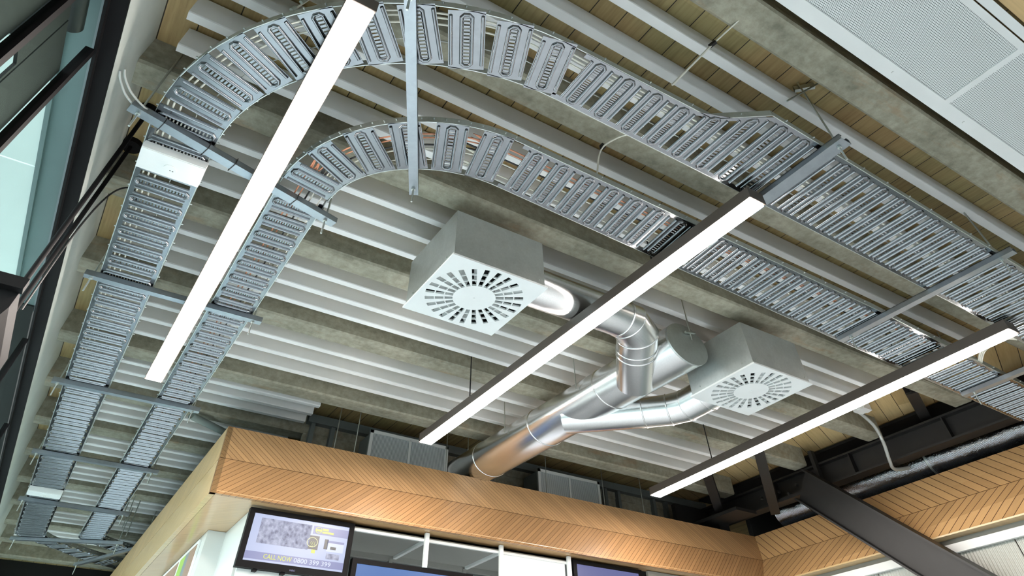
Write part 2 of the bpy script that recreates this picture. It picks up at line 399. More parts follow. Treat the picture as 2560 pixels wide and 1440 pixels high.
# radiant heater hung on two poles
ht = thing('hanging_heater', (-.59, 3.0, 1.12), 'black and chrome heater on two poles beside the left window', 'heater')
m = MB()
pr = [(-.66, 1.33), (-.53, 1.33), (-.515, 1.31), (-.515, 1.24), (-.54, 1.16), (-.60, 1.12), (-.66, 1.12)]
n = len(pr)
vs = [(a, 2.74, b) for a, b in pr]+[(a, 3.38, b) for a, b in pr]
m.add(vs, [tuple(reversed(range(n))), tuple(range(n, 2*n))]+[(q, (q+1) % n, n+(q+1) % n, n+q) for q in range(n)])
m.build('shroud', 'frame', ht)
MB().box(-.67, 2.70, 1.30, -.505, 2.745, 1.345).build('end_cap', 'frame', ht)
for q in range(4): MB().tube([(-.545-.028*q, 2.75, 1.145-.012*q), (-.545-.028*q, 3.37, 1.145-.012*q)], .011, 10).build('chrome_tube', 'chrome', ht, label='polished chrome tube')
for (x, y) in ((-.53, 2.77), (-.555, 3.08)):
    MB().tube([(x, y, 1.32), (x, y, HC-.02)], .0115, 14).build('pole', 'frame', ht)
    MB().disc((x, y, HC-.03), .055, n=28, z1=HC).build('ceiling_rose', 'frame', ht)
T(MB().tube(smooth_path([(-.535, 3.09, 1.4), (-.535, 3.09, 1.85), (-.50, 3.10, 2.10), (-.42, 3.1, 2.16), (-.36, 3.12, 2.05)], 8), .005, 8).build('power_cable', 'bwire'),
  'black cable looping from the heater pole into the outer cable tray', 'cable')

# ================================================================== CABLE TRAYS
ZT = 1.98
def rail_mesh(pts, out, h=.036, th=.004):
    """upright flange following pts, with small bolts"""
    m = MB(); P = [Vector((a, b, 0)) for a, b in pts]
    for a, b in zip(P[:-1], P[1:]):
        d = (b-a).normalized(); nrm = Vector((-d.y, d.x, 0))*out*th
        m.hexa([a+Vector((0, 0, ZT)), b+Vector((0, 0, ZT)), b+nrm+Vector((0, 0, ZT)), a+nrm+Vector((0, 0, ZT)),
                a+Vector((0, 0, ZT+h)), b+Vector((0, 0, ZT+h)), b+nrm+Vector((0, 0, ZT+h)), a+nrm+Vector((0, 0, ZT+h))])
    for a, b in zip(P[:-1], P[1:]):
        L = (b-a).length; k = max(1, int(L/.19)); d = (b-a).normalized(); nrm = Vector((-d.y, d.x, 0))*out
        for i in range(k):
            c = a+d*(L*(i+.5)/k)+Vector((0, 0, ZT+h*.55)); 
            m.tube([c, c+nrm*.014], .0042, 6)
    return m
def module(m, q, nslot=14, bend=False):
    """one pressed tray module on quad q=(e0t0,e0t1,e1t1,e1t0) in xy"""
    a, b, c, d = [Vector((p[0], p[1], 0)) for p in q]
    L = (((b-a).length+(c-d).length)/2); W = ((d-a).length+(c-b).length)/2
    def X(t, s, z): 
        p = (a*(1-t)+b*t)*(1-s)+(d*(1-t)+c*t)*s
        return (p.x, p.y, z)
    def slab(t0, t1, s0, s1, z0=ZT, z1=ZT+.0022):
        m.hexa([X(t0, s0, z0), X(t1, s0, z0), X(t1, s1, z0), X(t0, s1, z0), X(t0, s0, z1), X(t1, s0, z1), X(t1, s1, z1), X(t0, s1, z1)])
    def ridge(p, r, hh=.0085):
        # half round bead pressed downwards along path p of (t,s)
        for (t0, s0), (t1, s1) in zip(p[:-1], p[1:]):
            A = Vector(X(t0, s0, ZT)); B = Vector(X(t1, s1, ZT)); dd = (B-A).normalized(); sd = Vector((-dd.y, dd.x, 0))
            vs = []; K = 5
            for E_ in (A-dd*r*.3, B+dd*r*.3):
                for k in range(K):
                    th = math.pi*k/(K-1); vs.append(E_+sd*math.cos(th)*r-Vector((0, 0, math.sin(th)*hh)))
            m.add(vs, [(k, k+1, K+k+1, K+k) for k in range(K-1)], True)
            m.add(vs, [tuple(range(K)), tuple(reversed(range(K, 2*K)))])
    es = .024/W; u = lambda v: v/L
    if bend: c0, lead = L/2, 0.0
    else: c0, lead = L*.60, .036
    sw = .017                       # half width of the slotted channel
    # sheet left and right of the slotted channel
    slab(u(lead), u(c0-sw), 0, 1); slab(u(c0+sw), 1, 0, 1)
    if lead: slab(0, u(lead), 0, es); slab(0, u(lead), 1-es, 1)
    # slotted channel
    slab(u(c0-sw), u(c0+sw), 0, es*1.3); slab(u(c0-sw), u(c0+sw), 1-es*1.3, 1)
    s0, s1 = es*1.3, 1-es*1.3
    for i in range(nslot):
        p0 = s0+(s1-s0)*(i+.5)/nslot
        slab(u(c0-sw), u(c0+sw), p0-(s1-s0)*.29/nslot, p0+(s1-s0)*.29/nslot)
    slab(u(c0-sw), u(c0-sw+.004), s0, s1); slab(u(c0+sw-.004), u(c0+sw), s0, s1)
    r = .0075
    tl, tr = u(c0-sw-.005), u(c0+sw+.005); e2 = es*.75; k = .012
    ridge([(tl, e2+k/W), (tl, 1-e2-k/W), (tl+u(k), 1-e2), (tr-u(k), 1-e2), (tr, 1-e2-k/W), (tr, e2+k/W), (tr-u(k), e2), (tl+u(k), e2), (tl, e2+k/W)], r)
    if bend:
        for t in (u(.011), u(.036), 1-u(.036), 1-u(.011))[::1 if L > .2 else 3]: ridge([(t, es), (t, 1-es)], r)
    else:
        for t in (u(lead+.007), 1-u(.007)): ridge([(t, es), (t, 1-es)], r)
def lerp_poly(P, n):
    """resample polyline P at n+1 equal x-or-length fractions"""
    P = [Vector((a, b, 0)) for a, b in P]; L = [0]
    for a, b in zip(P[:-1], P[1:]): L.append(L[-1]+(b-a).length)
    out = []
    for i in range(n+1):
        t = L[-1]*i/n
        for j in range(len(P)-1):
            if t <= L[j+1]+1e-9: 
                f = (t-L[j])/(L[j+1]-L[j]); q = P[j]*(1-f)+P[j+1]*f; out.append((q.x, q.y)); break
    return out
def straight(parent, e0, e1, n, nslot=14):
    """one pressed tray length between the edge lines e0 and e1"""
    m = MB(); A = lerp_poly(e0, n); B = lerp_poly(e1, n)
    for i in range(n): module(m, (A[i], A[i+1], B[i+1], B[i]), nslot)
    return m.build('tray_sheet', 'galv', parent)
def bend_plates(parent, fo, fi, n, a0, a1, w=.150, nslot=13):
    """fo/fi(angle)->xy for outer and inner edge; n separate plates fanned round the bend"""
    for i in range(n):
        a = a0+(a1-a0)*(i+.5)/n
        o = Vector(fo(a)); ii = Vector(fi(a)); ax = (ii-o).normalized(); pr_ = Vector((-ax.y, ax.x))
        if pr_.dot(Vector(fo(a+.01*(1 if a1 > a0 else -1)))-o) < 0: pr_ = -pr_
        m = MB(); module(m, (o-pr_*w/2, o+pr_*w/2, ii+pr_*w/2, ii-pr_*w/2), nslot, True)
        m.build('fan_plate', 'galv', parent)
def arc(cx, cy, rx_, ry_): return lambda a: (cx+rx_*math.cos(a), cy+ry_*math.sin(a))
PI = math.pi
# --- outer tray
tA = thing('cable_tray', (-.27, 5.5, ZT), 'wider outer galvanised cable tray hugging the left wall and curving away to the right', 'cable tray')
straight(tA, [(-.41, 2.36), (-.41, 5.9)], [(-.13, 2.36), (-.13, 5.9)], 23)
straight(tA, [(-.41, 5.9), (-.40, 9.5)], [(-.13, 5.9), (-.11, 9.42)], 23)
fo, fi = arc(1.0, 2.36, 1.41, 1.385), arc(1.06, 2.36, 1.19, 1.12)
bend_plates(tA, fo, fi, 11, PI, 1.5*PI)
steps = 24
rail_mesh([fo(PI+.5*PI*i/steps) for i in range(steps+1)], -1).build('side_rail', 'galv_rough', tA)
rail_mesh([fi(PI+.5*PI*i/steps) for i in range(steps+1)], 1).build('side_rail', 'galv_rough', tA)
rail_mesh([(-.41, 9.5), (-.41, 2.36)], -1).build('side_rail', 'galv_rough', tA)
rail_mesh([(-.12, 9.42), (-.13, 2.36)], 1).build('side_rail', 'galv_rough', tA)
def interp(P, x):
    for (xa, ya), (xb, yb) in zip(P[:-1], P[1:]):
        if x <= xb: return ya+(yb-ya)*(x-xa)/(xb-xa)
    return P[-1][1]
def straight_x(parent, near, far, x0, x1, n, nslot, skew=.0):
    m = MB()
    for i in range(n):
        a, b = x0+(x1-x0)*i/n, x0+(x1-x0)*(i+1)/n
        module(m, ((a, interp(near, a)), (b, interp(near, b)), (b+skew, interp(far, b+skew)), (a+skew, interp(far, a+skew))), nslot)
    return m.build('tray_sheet', 'galv', parent)
NA = [(.9, .975), (1.74, .955), (1.96, .795), (4.3, .825), (6.7, .87)]; FA = [(.9, 1.24), (2.0, 1.237), (4.3, 1.26), (6.7, 1.34)]
straight_x(tA, NA, FA, 1.03, 2.60, 10, 18)
straight_x(tA, NA, FA, 2.60, 4.48, 12, 22)
straight_x(tA, NA, FA, 4.48, 6.52, 13, 22)
rail_mesh([(1.0, .975), (1.74, .955), (1.96, .795), (4.3, .825), (6.6, .87)], -1).build('side_rail', 'galv_rough', tA)
rail_mesh([(1.06, 1.24), (2.0, 1.237), (4.3, 1.26), (6.6, 1.34)], 1).build('side_rail', 'galv_rough', tA)
# far turn of the outer tray
eo = smooth_path([(-.40, 9.52, 0), (-.22, 9.72, 0), (.10, 10.03, 0), (.42, 10.34, 0), (.90, 10.64, 0), (1.5, 10.75, 0)], 4)
ei = smooth_path([(-.11, 9.44, 0), (.02, 9.62, 0), (.30, 9.86, 0), (.60, 10.08, 0), (.95, 10.24, 0), (1.5, 10.35, 0)], 4)
def pf(P): 
    def f(a):
        t = a*(len(P)-1); i = min(int(t), len(P)-2); q = P[i].lerp(P[i+1], t-i); return (q.x, q.y)
    return f
bend_plates(tA, pf(eo), pf(ei), 11, 0.0, .999, .13)
rail_mesh([(p.x, p.y) for p in eo], 1).build('side_rail', 'galv_rough', tA); rail_mesh([(p.x, p.y) for p in ei], -1).build('side_rail', 'galv_rough', tA)
# --- inner tray
tB = thing('cable_tray', (.335, 5.5, ZT), 'narrower inner galvanised cable tray running parallel inside the outer tray', 'cable tray')
straight(tB, [(.212, 2.46), (.212, 5.9)], [(.46, 2.46), (.458, 5.9)], 22)
straight(tB, [(.212, 5.9), (.215, 9.32)], [(.458, 5.9), (.47, 9.27)], 22)
fo, fi = arc(1.08, 2.42, .868, .872), arc(1.12, 2.42, .655, .56)
bend_plates(tB, fo, fi, 6, PI+.02, 1.5*PI, .150, 12)
rail_mesh([fo(PI+.5*PI*i/steps) for i in range(steps+1)], -1).build('side_rail', 'galv_rough', tB)
rail_mesh([fi(PI+.5*PI*i/steps) for i in range(steps+1)], 1).build('side_rail', 'galv_rough', tB)
rail_mesh([(.212, 9.32), (.212, 2.42)], -1).build('side_rail', 'galv_rough', tB)
rail_mesh([(.465, 9.27), (.46, 2.42)], 1).build('side_rail', 'galv_rough', tB)
straight(tB, [(1.10, 1.548), (3.8, 1.565)], [(1.14, 1.86), (3.8, 1.94)], 17, 16)
straight(tB, [(3.8, 1.565), (6.4, 1.66)], [(3.8, 1.94), (6.4, 2.0)], 16, 16)
rail_mesh([(1.08, 1.548), (3.8, 1.565), (6.4, 1.66)], -1).build('side_rail', 'galv_rough', tB)
rail_mesh([(1.12, 1.86), (3.8, 1.94), (6.4, 2.0)], 1).build('side_rail', 'galv_rough', tB)
eo = smooth_path([(.215, 9.34, 0), (.27, 9.42, 0), (.52, 9.64, 0), (.80, 9.82, 0), (1.3, 9.9, 0)], 4)
ei = smooth_path([(.47, 9.28, 0), (.50, 9.30, 0), (.66, 9.42, 0), (.86, 9.52, 0), (1.3, 9.58, 0)], 4)
bend_plates(tB, pf(eo), pf(ei), 6, 0.02, .999, .12)
rail_mesh([(p.x, p.y) for p in eo], 1).build('side_rail', 'galv_rough', tB); rail_mesh([(p.x, p.y) for p in ei], -1).build('side_rail', 'galv_rough', tB)

# cables lying in the trays
def in_tray(path, mat, label, r=.006, z=ZT+.010):
    r *= .65
    P = smooth_path([(x, y, z+random.uniform(-.002, .003)) for x, y in path], 5)
    T(MB().tube(P, r, 8).build('electric_cable', mat), label, 'cable')
def bendpath(cx, cy, rx_, ry_, y_end, x_end, dy=0):
    P = [(cx-rx_, y_end), (cx-rx_, (y_end+cy)/2), (cx-rx_, cy)]
    P += [(cx+rx_*math.cos(PI+.5*PI*i/8), cy+ry_*math.sin(PI+.5*PI*i/8)) for i in range(1, 9)]
    P += [(cx+.5*(x_end-cx), cy-ry_+dy*.5), (x_end, cy-ry_+dy)]
    return P
in_tray(bendpath(1.0, 2.36, 1.375, 1.35, 9.3, 6.0), 'wire', 'white cable nearest the rim of the outer tray', .007)
in_tray(bendpath(1.0, 2.36, 1.35, 1.33, 9.0, 6.2, .03), 'wire', 'white cable second from the rim of the outer tray', .007)
in_tray(bendpath(1.0, 2.36, 1.32, 1.30, 9.0, 6.2, -.05), 'wire', 'cream cable third from the rim of the outer tray', .007)
in_tray(bendpath(1.02, 2.36, 1.27, 1.22, 9.0, 6.2, -.09), 'gwire', 'thin grey cable along the middle of the outer tray', .004)
in_tray(bendpath(1.1, 2.42, .80, .80, 9.2, 6.2, .05), 'orange', 'orange cable curving through the inner tray bend', .006)
in_tray(bendpath(1.1, 2.42, .775, .775, 9.2, 6.2, .02), 'orange', 'second orange cable closer to the middle of the inner tray', .005)
in_tray(bendpath(1.1, 2.42, .74, .73, 9.2, 6.2, .02), 'bwire', 'black cable curving through the inner tray bend', .007)
in_tray(bendpath(1.1, 2.42, .715, .70, 9.2, 6.2, .06), 'wire', 'white cable beside the black cable in the inner tray', .006)
in_tray(bendpath(1.1, 2.42, .67, .62, 9.2, 6.2, .03), 'wire', 'white cable nearest the inside edge of the inner tray', .005)

# trapeze hangers under the trays
def hanger(a, b, label, rods=((.07, 1), (.93, 1)), w=.042, zc=1.955, rtop=HC, drop=.085):
    a = Vector((a[0], a[1], 0)); b = Vector((b[0], b[1], 0)); mid = (a+b)/2
    t = thing('trapeze_hanger', (mid.x, mid.y, zc-.016), label, 'hanger')
    d = (b-a).normalized(); s = Vector((-d.y, d.x, 0))*w/2; m = MB()
    def z(v): return Vector((0, 0, v))
    zt, zb, th = zc+.015, zc-.015, .003
    # C channel, solid underside
    for (o0, o1, z0, z1) in ((-1, 1, zb, zb+th), (-1, -1+2*th/w, zb+th, zt), (1-2*th/w, 1, zb+th, zt), (-1, -.45, zt-th, zt), (.45, 1, zt-th, zt)):
        m.hexa([a+s*o0+z(z0), b+s*o0+z(z0), b+s*o1+z(z0), a+s*o1+z(z0), a+s*o0+z(z1), b+s*o0+z(z1), b+s*o1+z(z1), a+s*o1+z(z1)])
    m.build('channel', 'strut', t)
    for f, _ in rods:
        c = a+(b-a)*f
        MB().tube([c+z(zb-drop), c+z(rtop)], .005, 8).build('threaded_rod', 'rod', t)
        MB().tube([c+z(zb-.010), c+z(zb)], .011, 6).build('nut', 'rod', t)
        MB().box(c.x-.016, c.y-.016, zt, c.x+.016, c.y+.016, zt+.003).build('washer', 'rod', t)
    return t
hanger((-.50, 2.24), (.55, 2.53), 'slanting steel channel under both trays with grey conduit strapped along it', ((.04, 1), (.95, 1)), .05)
hanger((.23, 1.0), (.80, 2.10), 'near steel channel hanger crossing both tray bends at the top', ((.1, 1), (.96, 1)), .045)
h3 = hanger((2.335, .70), (2.335, 1.30), 'short steel channel hanger ending at the tip of the middle light bar', ((.07, 1),), .075)
hanger((3.885, .74), (3.885, 1.91), 'steel channel hanger crossing both straight tray runs at right', w=.05)
hanger((5.42, .76), (5.42, 1.95), 'steel channel hanger at the right edge under the narrower tray', ((.93, 1),), .05)
hanger((-.48, 3.70), (.53, 3.69), 'steel channel hanger under both trays, first beyond the white box', ((.04, 1), (.95, 1)))
hanger((-.48, 5.22), (.53, 5.21), 'steel channel hanger at the far end of the left light bar', ((.04, 1), (.95, 1)))
hanger((-.47, 6.72), (.54, 6.72), 'steel channel hanger level with the oak fascia corner', ((.04, 1), (.95, 1)))
hanger((-.46, 8.10), (.54, 8.11), 'steel channel hanger next to the far small white box', ((.04, 1), (.95, 1)))
hanger((-.42, 9.62), (.68, 9.22), 'steel channel hanger where the trays begin their far turn', ((.04, 1), (.95, 1)))
hanger((.34, 10.48), (.92, 9.20), 'last steel channel hanger, slanting under the far tray turn', ((.03, 1), (.95, 1)))
T(MB().tube(smooth_path([(-.57, 2.06, 1.95), (-.56, 2.11, 1.95), (-.52, 2.20, 1.955), (-.44, 2.27, 1.96), (-.30, 2.325, 1.952), (-.1, 2.38, 1.952), (.15, 2.45, 1.955), (.42, 2.53, 1.975), (.47, 2.50, 2.0)], 6), .0052, 10)
  .tube(smooth_path([(-.555, 2.04, 1.95), (-.545, 2.09, 1.95), (-.505, 2.17, 1.955), (-.43, 2.24, 1.96), (-.30, 2.30, 1.95), (-.1, 2.355, 1.95), (.15, 2.43, 1.953), (.40, 2.49, 1.97)], 6), .0045, 10)
  .build('strapped_conduit', 'gwire'), 'pair of grey conduits strapped along the slanting channel near the left wall', 'conduit')
for (cx, cy) in ((-.36, 2.285), (-.155, 2.337), (-.02, 2.375), (.13, 2.42), (.31, 2.465)):
    d = Vector((1.05, .29, 0)).normalized(); p = Vector((-d.y, d.x, 0))*.034
    T(MB().bar((cx-p.x, cy-p.y, 1.938), (cx+p.x, cy+p.y, 1.938), .004, .003).bar((cx-p.x, cy-p.y, 1.938), (cx-p.x, cy-p.y, 1.972), .004, .003).bar((cx+p.x, cy+p.y, 1.938), (cx+p.x, cy+p.y, 1.972), .004, .003).build('cable_tie', 'rubber'),
      'black cable tie round the slanting channel and its conduits', 'cable tie', 'cable ties on the slanting channel')

# white junction boxes under the outer tray
def tray_box(y0, y1, label, detail=True):
    t = thing('junction_box', (-.27, (y0+y1)/2, 1.925), label, 'box')
    MB().box(-.405, y0, 1.934, -.120, y1, 1.972).build('casing', 'whitemetal', t)
    if detail:
        MB().box(-.402, y0+.004, 1.930, -.123, y1-.004, 1.934).build('cover', 'whitemetal', t)
        MB().disc((-.262, (y0+y1)/2+.01, 1.925), .030, .030, z1=1.930).build('round_socket', 'whitemetal', t)
        MB().box(-.262, (y0+y1)/2+.012, 1.9242, -.256, (y0+y1)/2+.016, 1.925).box(-.250, (y0+y1)/2+.012, 1.9242, -.244, (y0+y1)/2+.016, 1.925).build('socket_holes', 'rubber', t)
    return t
tray_box(2.445, 2.60, 'large white box with a round socket hung under the outer tray')
tray_box(7.72, 7.86, 'small distant white box under the outer tray at lower left')

# ================================================================== LIGHT BARS
def light_bar(a, b, w, label, cab, zb=1.87):
    a = (a[0]*.9947, a[1]*.9947); b = (b[0]*.9947, b[1]*.9947)
    a = Vector((a[0], a[1], 0)); b = Vector((b[0], b[1], 0)); d = (b-a).normalized(); mid = (a+b)/2
    t = thing('pendant_light', (mid.x, mid.y, zb), label, 'light', 'linear pendant lights')
    up = Vector((0, 0, 1))
    MB().bar(a+up*(zb+.036), b+up*(zb+.036), w+.014, .060).build('housing', 'lampbody', t)
    MB().bar(a+d*.010+up*(zb+.002), b-d*.010+up*(zb+.002), w, .010).build('diffuser', 'lamp', t)
    for e in (a, b):
        q = -d if e is a else d
        MB().bar(e+up*(zb+.035), e+q*.004+up*(zb+.035), w+.018, .066).build('end_cap', 'lampbody', t)
    for (x, y) in cab:
        MB().tube([(x, y, zb+.064), (x, y, HC-.005)], .005, 8).build('suspension_cable', 'rubber', t)
        MB().tube([(x, y, zb+.064), (x, y, zb+.082)], .009, 10).build('cable_grip', 'lampbody', t)
    return t
light_bar((.1415, 1.197), (.1197, 4.69), .097, 'glowing linear pendant light at left, passing under both cable trays', ((.138, 1.9), (.124, 4.05)))
light_bar((2.240, 1.177), (2.223, 4.71), .097, 'glowing linear pendant light in the middle, between the two swirl diffusers', ((2.26, 1.95), (2.22, 3.99)))
light_bar((4.62, 1.177), (4.74, 4.73), .105, 'glowing linear pendant light at right, pointing towards the black steelwork', ((4.69, 1.95), (4.76, 3.95)))

# ================================================================== SWIRL DIFFUSERS
def diffuser(cx, cy, zb, label):
    t = thing('swirl_diffuser', (cx, cy, zb), label, 'air diffuser')
    s = .30; bs = .288
    pm = MB(); pm.box(cx-bs, cy-bs, zb+.006, cx+bs, cy+bs, zb+.30); pm.f = pm.f[1:]; pm.sm = pm.sm[1:]; pm.build('plenum_box', 'galv_rough', t)
    # face plate: square ring with fanned slots cut between radial bars
    m = MB(); NS = 24; r0, r1, r2, r3 = .118, .170, .224, .278; z0, z1 = zb-.004, zb+.006
    N = NS*4; half = .0150
    def ring_pt(r, a): return (cx+r*math.cos(a), cy+r*math.sin(a))
    def slab(pts):
        k = len(pts); m.add([(x, y, z0) for x, y in pts]+[(x, y, z1) for x, y in pts],
            [tuple(reversed(range(k))), tuple(range(k, 2*k))]+[(q, (q+1) % k, k+(q+1) % k, k+q) for q in range(k)])
    def edge(a):
        c, q = math.cos(a), math.sin(a); f = s/max(abs(c), abs(q)); return (cx+f*c, cy+f*q)
    # outer region
    for i in range(N):
        a0, a1 = 2*PI*i/N, 2*PI*(i+1)/N
        slab([ring_pt(r3, a0), edge(a0), edge(a1), ring_pt(r3, a1)])
    # radial webs between slots, with two cross bridges per slot
    tw = .22     # slots are skewed to the radius
    for i in range(NS):
        a0 = 2*PI*i/NS; a1 = 2*PI*(i+1)/NS
        def P(r, a, o):
            aa = a+tw*0; c, q = math.cos(aa), math.sin(aa); return (cx+r*c-o*q, cy+r*q+o*c)
        slab([P(r0, a0, half*.75), P(r3, a0, half), ring_pt(r3, a0+half/r3*1.0), P(r3, a1, -half), P(r0, a1, -half*.75)][0:2]+[P(r3, a1, -half), P(r0, a1, -half*.75)])
        for rr_ in (r1, r2):
            slab([P(rr_-.003, a0, -half), P(rr_+.003, a0, -half), P(rr_+.003, a0, half), P(rr_-.003, a0, half)])
    m.build('face_plate', 'whitemetal', t)
    MB().disc((cx, cy, z0-.0015), r0+.004, n=48, z1=z1).build('centre_disc', 'whitemetal', t)
    MB().disc((cx, cy, z0-.004), .006, n=12, z1=z0-.0015).build('centre_screw', 'whitemetal', t)
    # curved vanes seen through the slots
    v = MB()
    for i in range(NS):
        a0 = 2*PI*i/NS; c, q = math.cos(a0), math.sin(a0); tilt = .010
        if i % 5 == 1: tilt = -.010
        A = (cx+r0*c+half*q, cy+r0*q-half*c); B = (cx+r3*c+half*q, cy+r3*q-half*c)
        A2 = (cx+r0*c-tilt*.9*-q*0+half*.2*q, cy+r0*q-half*.2*c); B2 = (cx+r3*c+half*.2*q, cy+r3*q-half*.2*c)
        if tilt < 0: A, B = (cx+r0*c-half*q, cy+r0*q+half*c), (cx+r3*c-half*q, cy+r3*q+half*c)
        v.add([(A[0], A[1], zb+.004), (B[0], B[1], zb+.004), (B2[0], B2[1], zb+.034), (A2[0], A2[1], zb+.034)], [(0, 1, 2, 3)])
    v.build('vanes', 'whitemetal', t)
    MB().disc((cx, cy, zb+.060), .285, n=40, z1=zb+.062).build('plenum_shade_disc', 'plate', t)  # near-black disc paints the shade seen through the slots
    for (dx, dy) in ((-.25, -.288), (.25, -.288), (-.288, .2), (-.288, -.2)):
        MB().tube([(cx+dx, cy+dy, zb+.04), (cx+dx*1.012, cy+dy*1.012, zb+.04)], .005, 8).build('rivet', 'rod', t)
    return t
# the plenum is open underneath so the slots look up at the shade disc
d1 = diffuser(1.430, 2.568, 1.822, 'larger square white swirl diffuser on a galvanised box, left of the duct')
d2 = diffuser(3.735, 2.603, 1.850, 'square white swirl diffuser on a galvanised box, right of the duct')

# ================================================================== DUCTS
def seam(path_pt, d, R, parent, mat='duct'):
    p = Vector(path_pt); d = Vector(d).normalized()
    MB().tube([p-d*.006, p-d*.003, p+d*.003, p+d*.006], R, 40, zs=ZS, rr=[R+.0005, R+.006, R+.006, R+.0005]).build('seam_ring', mat, parent)
md = thing('main_duct', (3.13, 4.4, 1.90), 'thick round galvanised air duct running from the blank end cap to behind the oak fascia', 'duct')
A0 = Vector((3.20, 2.62, 2.055)); A1 = Vector((3.06, 7.0, 2.055)); AD = (A1-A0).normalized(); RM = .197
MB().tube([A0, A0+AD*1.0, A0+AD*2, A1], RM, 64, zs=ZS, caps=False).build('duct_body', 'duct', md)
MB().tube([A0-AD*.004, A0+AD*.012], RM+.002, 64, zs=ZS).build('end_cap', 'galv_rough', md)
for yy in (3.44, 4.30, 5.16): 
    seam(A0+AD*(yy-2.62), AD, RM, md)
hb = MB().bar((3.19, 2.60, 2.135), (3.29, 2.60, 2.155), .018, .012); hb.build('rod_bracket', 'rod', md)
MB().tube([(3.245, 2.605, 2.09), (3.245, 2.605, HC)], .005, 8).build('threaded_rod', 'rod', md)
for yy in (3.6, 4.6):
    c = A0+AD*(yy-2.62); MB().tube([(c.x-.215, c.y, 2.06), (c.x-.215, c.y, HC)], .0045, 8).build('threaded_rod', 'rod', md)
# branch to the left diffuser
def branch(pts, R, label, rings):
    t = thing('branch_duct', pts[0], label, 'duct')
    m = MB(); m.tube(pts, R, 48, zs=ZS, caps=False); ob = m.build('duct_body', 'duct', t)
    for p, d in rings: seam(p, d, R, t)
    return t
b1 = [Vector(p) for p in ((1.70, 2.59, 2.045), (2.62, 2.59, 2.045), (2.78, 2.675, 2.04), (2.865, 2.785, 2.02), (3.15, 3.14, 1.975))]
branch(b1, .143, 'round galvanised branch duct with an elbow joining the left diffuser box to the main duct',
       [((2.57, 2.59, 2.045), (1, 0, 0)), ((2.63, 2.595, 2.045), (1, .25, 0)), ((2.79, 2.685, 2.038), (1, .85, -.1)), ((2.87, 2.79, 2.02), (1, 1.2, -.2)), ((2.91, 2.84, 2.013), (1, 1.25, -.2))])
b2 = [Vector(p) for p in ((3.10, 3.95, 1.99), (3.50, 3.42, 1.94), (3.60, 3.28, 1.93), (3.66, 3.17, 1.93), (3.70, 2.86, 1.95))]
branch(b2, .140, 'round galvanised branch duct leading behind the right diffuser box',
       [((3.485, 3.44, 1.942), (.6, -.8, 0)), ((3.60, 3.28, 1.93), (.55, -.8, 0)), ((3.665, 3.15, 1.931), (.3, -1, 0)), ((3.69, 2.96, 1.945), (.1, -1, 0))])

# ================================================================== PERFORATED CEILING PANELS
for (x0, x1, lab) in ((.4, 1.30, None), (1.335, 2.83, 'perforated white ceiling panel at upper right, nearer the top edge'), (2.868, 4.4, 'perforated white ceiling panel at the right edge, beyond the cross bar')):
    if lab is None: continue
    T(MB().box(x0, -.012, 2.206, x1, .35, 2.225).build('perforated_panel', 'perf'), lab, 'ceiling panel')
pf_ = thing('panel_frame', (2.6, .2, 2.2), 'white metal frame holding the perforated ceiling panels', 'frame')
MB().box(.4, .35, 2.2, 4.6, .42, 2.24).build('frame_bar', 'whitemetal', pf_)
MB().box(.4, -.045, 2.2, 4.6, -.012, 2.23).build('frame_bar', 'whitemetal', pf_)
MB().box(2.83, -.012, 2.2, 2.868, .35, 2.23).build('cross_bar', 'whitemetal', pf_)
for x in (2.45, 3.05, 3.65): MB().tube([(x, .385, 2.197), (x, .385, 2.2)], .006, 12).build('screw', 'whitemetal', pf_)
T(MB().box(1.5, -.092, 2.2, 4.6, -.052, 2.23).build('metal_trim', 'whitemetal'), 'second white metal strip beside the panel frame at the top right corner', 'trim strip')
T(MB().box(1.5, -.30, 2.215, 4.6, -.105, 2.26).build('timber_board', 'oak'), 'pale timber board in the extreme top right corner', 'board')

# ================================================================== BLACK STEELWORK
def ibeam(a, b, w, h, up=(0, 0, 1), tf=.016, tw=.012):
    a = Vector(a); b = Vector(b); d = (b-a).normalized(); up = Vector(up); sd = d.cross(up).normalized(); u = sd.cross(d).normalized()
    m = MB(); k = u*(h/2-tf/2)
    m.bar(a+k, b+k, w, tf, up); m.bar(a-k, b-k, w, tf, up); m.bar(a, b, tw, h-2*tf, up); return m
sb = thing('steel_beam', (6.52, 3.5, 2.04), 'long black steel beam along the ends of the concrete beams at right', 'beam')
ibeam((6.53, .3, 2.145), (6.53, 6.6, 2.145), .15, .205).build('i_section', 'black', sb)
for y in (1.35, 1.62, 2.6, 3.62, 4.6): MB().box(6.46, y, 2.06, 6.53, y+.012, 2.235).build('stiffener_plate', 'black', sb)
T(ibeam((6.355, 4.18, 2.08), (6.355, 2.10, .30), .16, .30, (0, 1, 1)).build('steel_brace', 'black'), 'big black steel brace slanting down to the right in front of the oak fascia', 'brace')
cn = thing('brace_connection', (6.4, 4.3, 2.0), 'black bolted steel plates where the slanting brace meets the beam', 'steel connection')
MB().box(6.40, 3.98, 2.02, 6.46, 4.02, 2.36).build('gusset_plate', 'black', cn)
MB().box(6.38, 4.0, 2.02, 6.44, 4.7, 2.05).build('gusset_plate', 'black', cn)
for q in range(6):
    MB().tube([(6.36, 4.15+.12*q, 2.06+.05*(q % 2)), (6.40, 4.15+.12*q, 2.06+.05*(q % 2))], .014, 6).build('bolt', 'black', cn)
T(ibeam((5.62, 4.05, 2.30), (6.5, 4.72, 2.02), .10, .12).build('steel_member', 'black'), 'black steel member dropping diagonally beside the brace connection', 'steel member')
T(ibeam((5.70, 4.85, 2.30), (6.5, 5.45, 2.0), .10, .12).build('steel_member', 'black'), 'black steel member behind the tip of the right light bar', 'steel member')
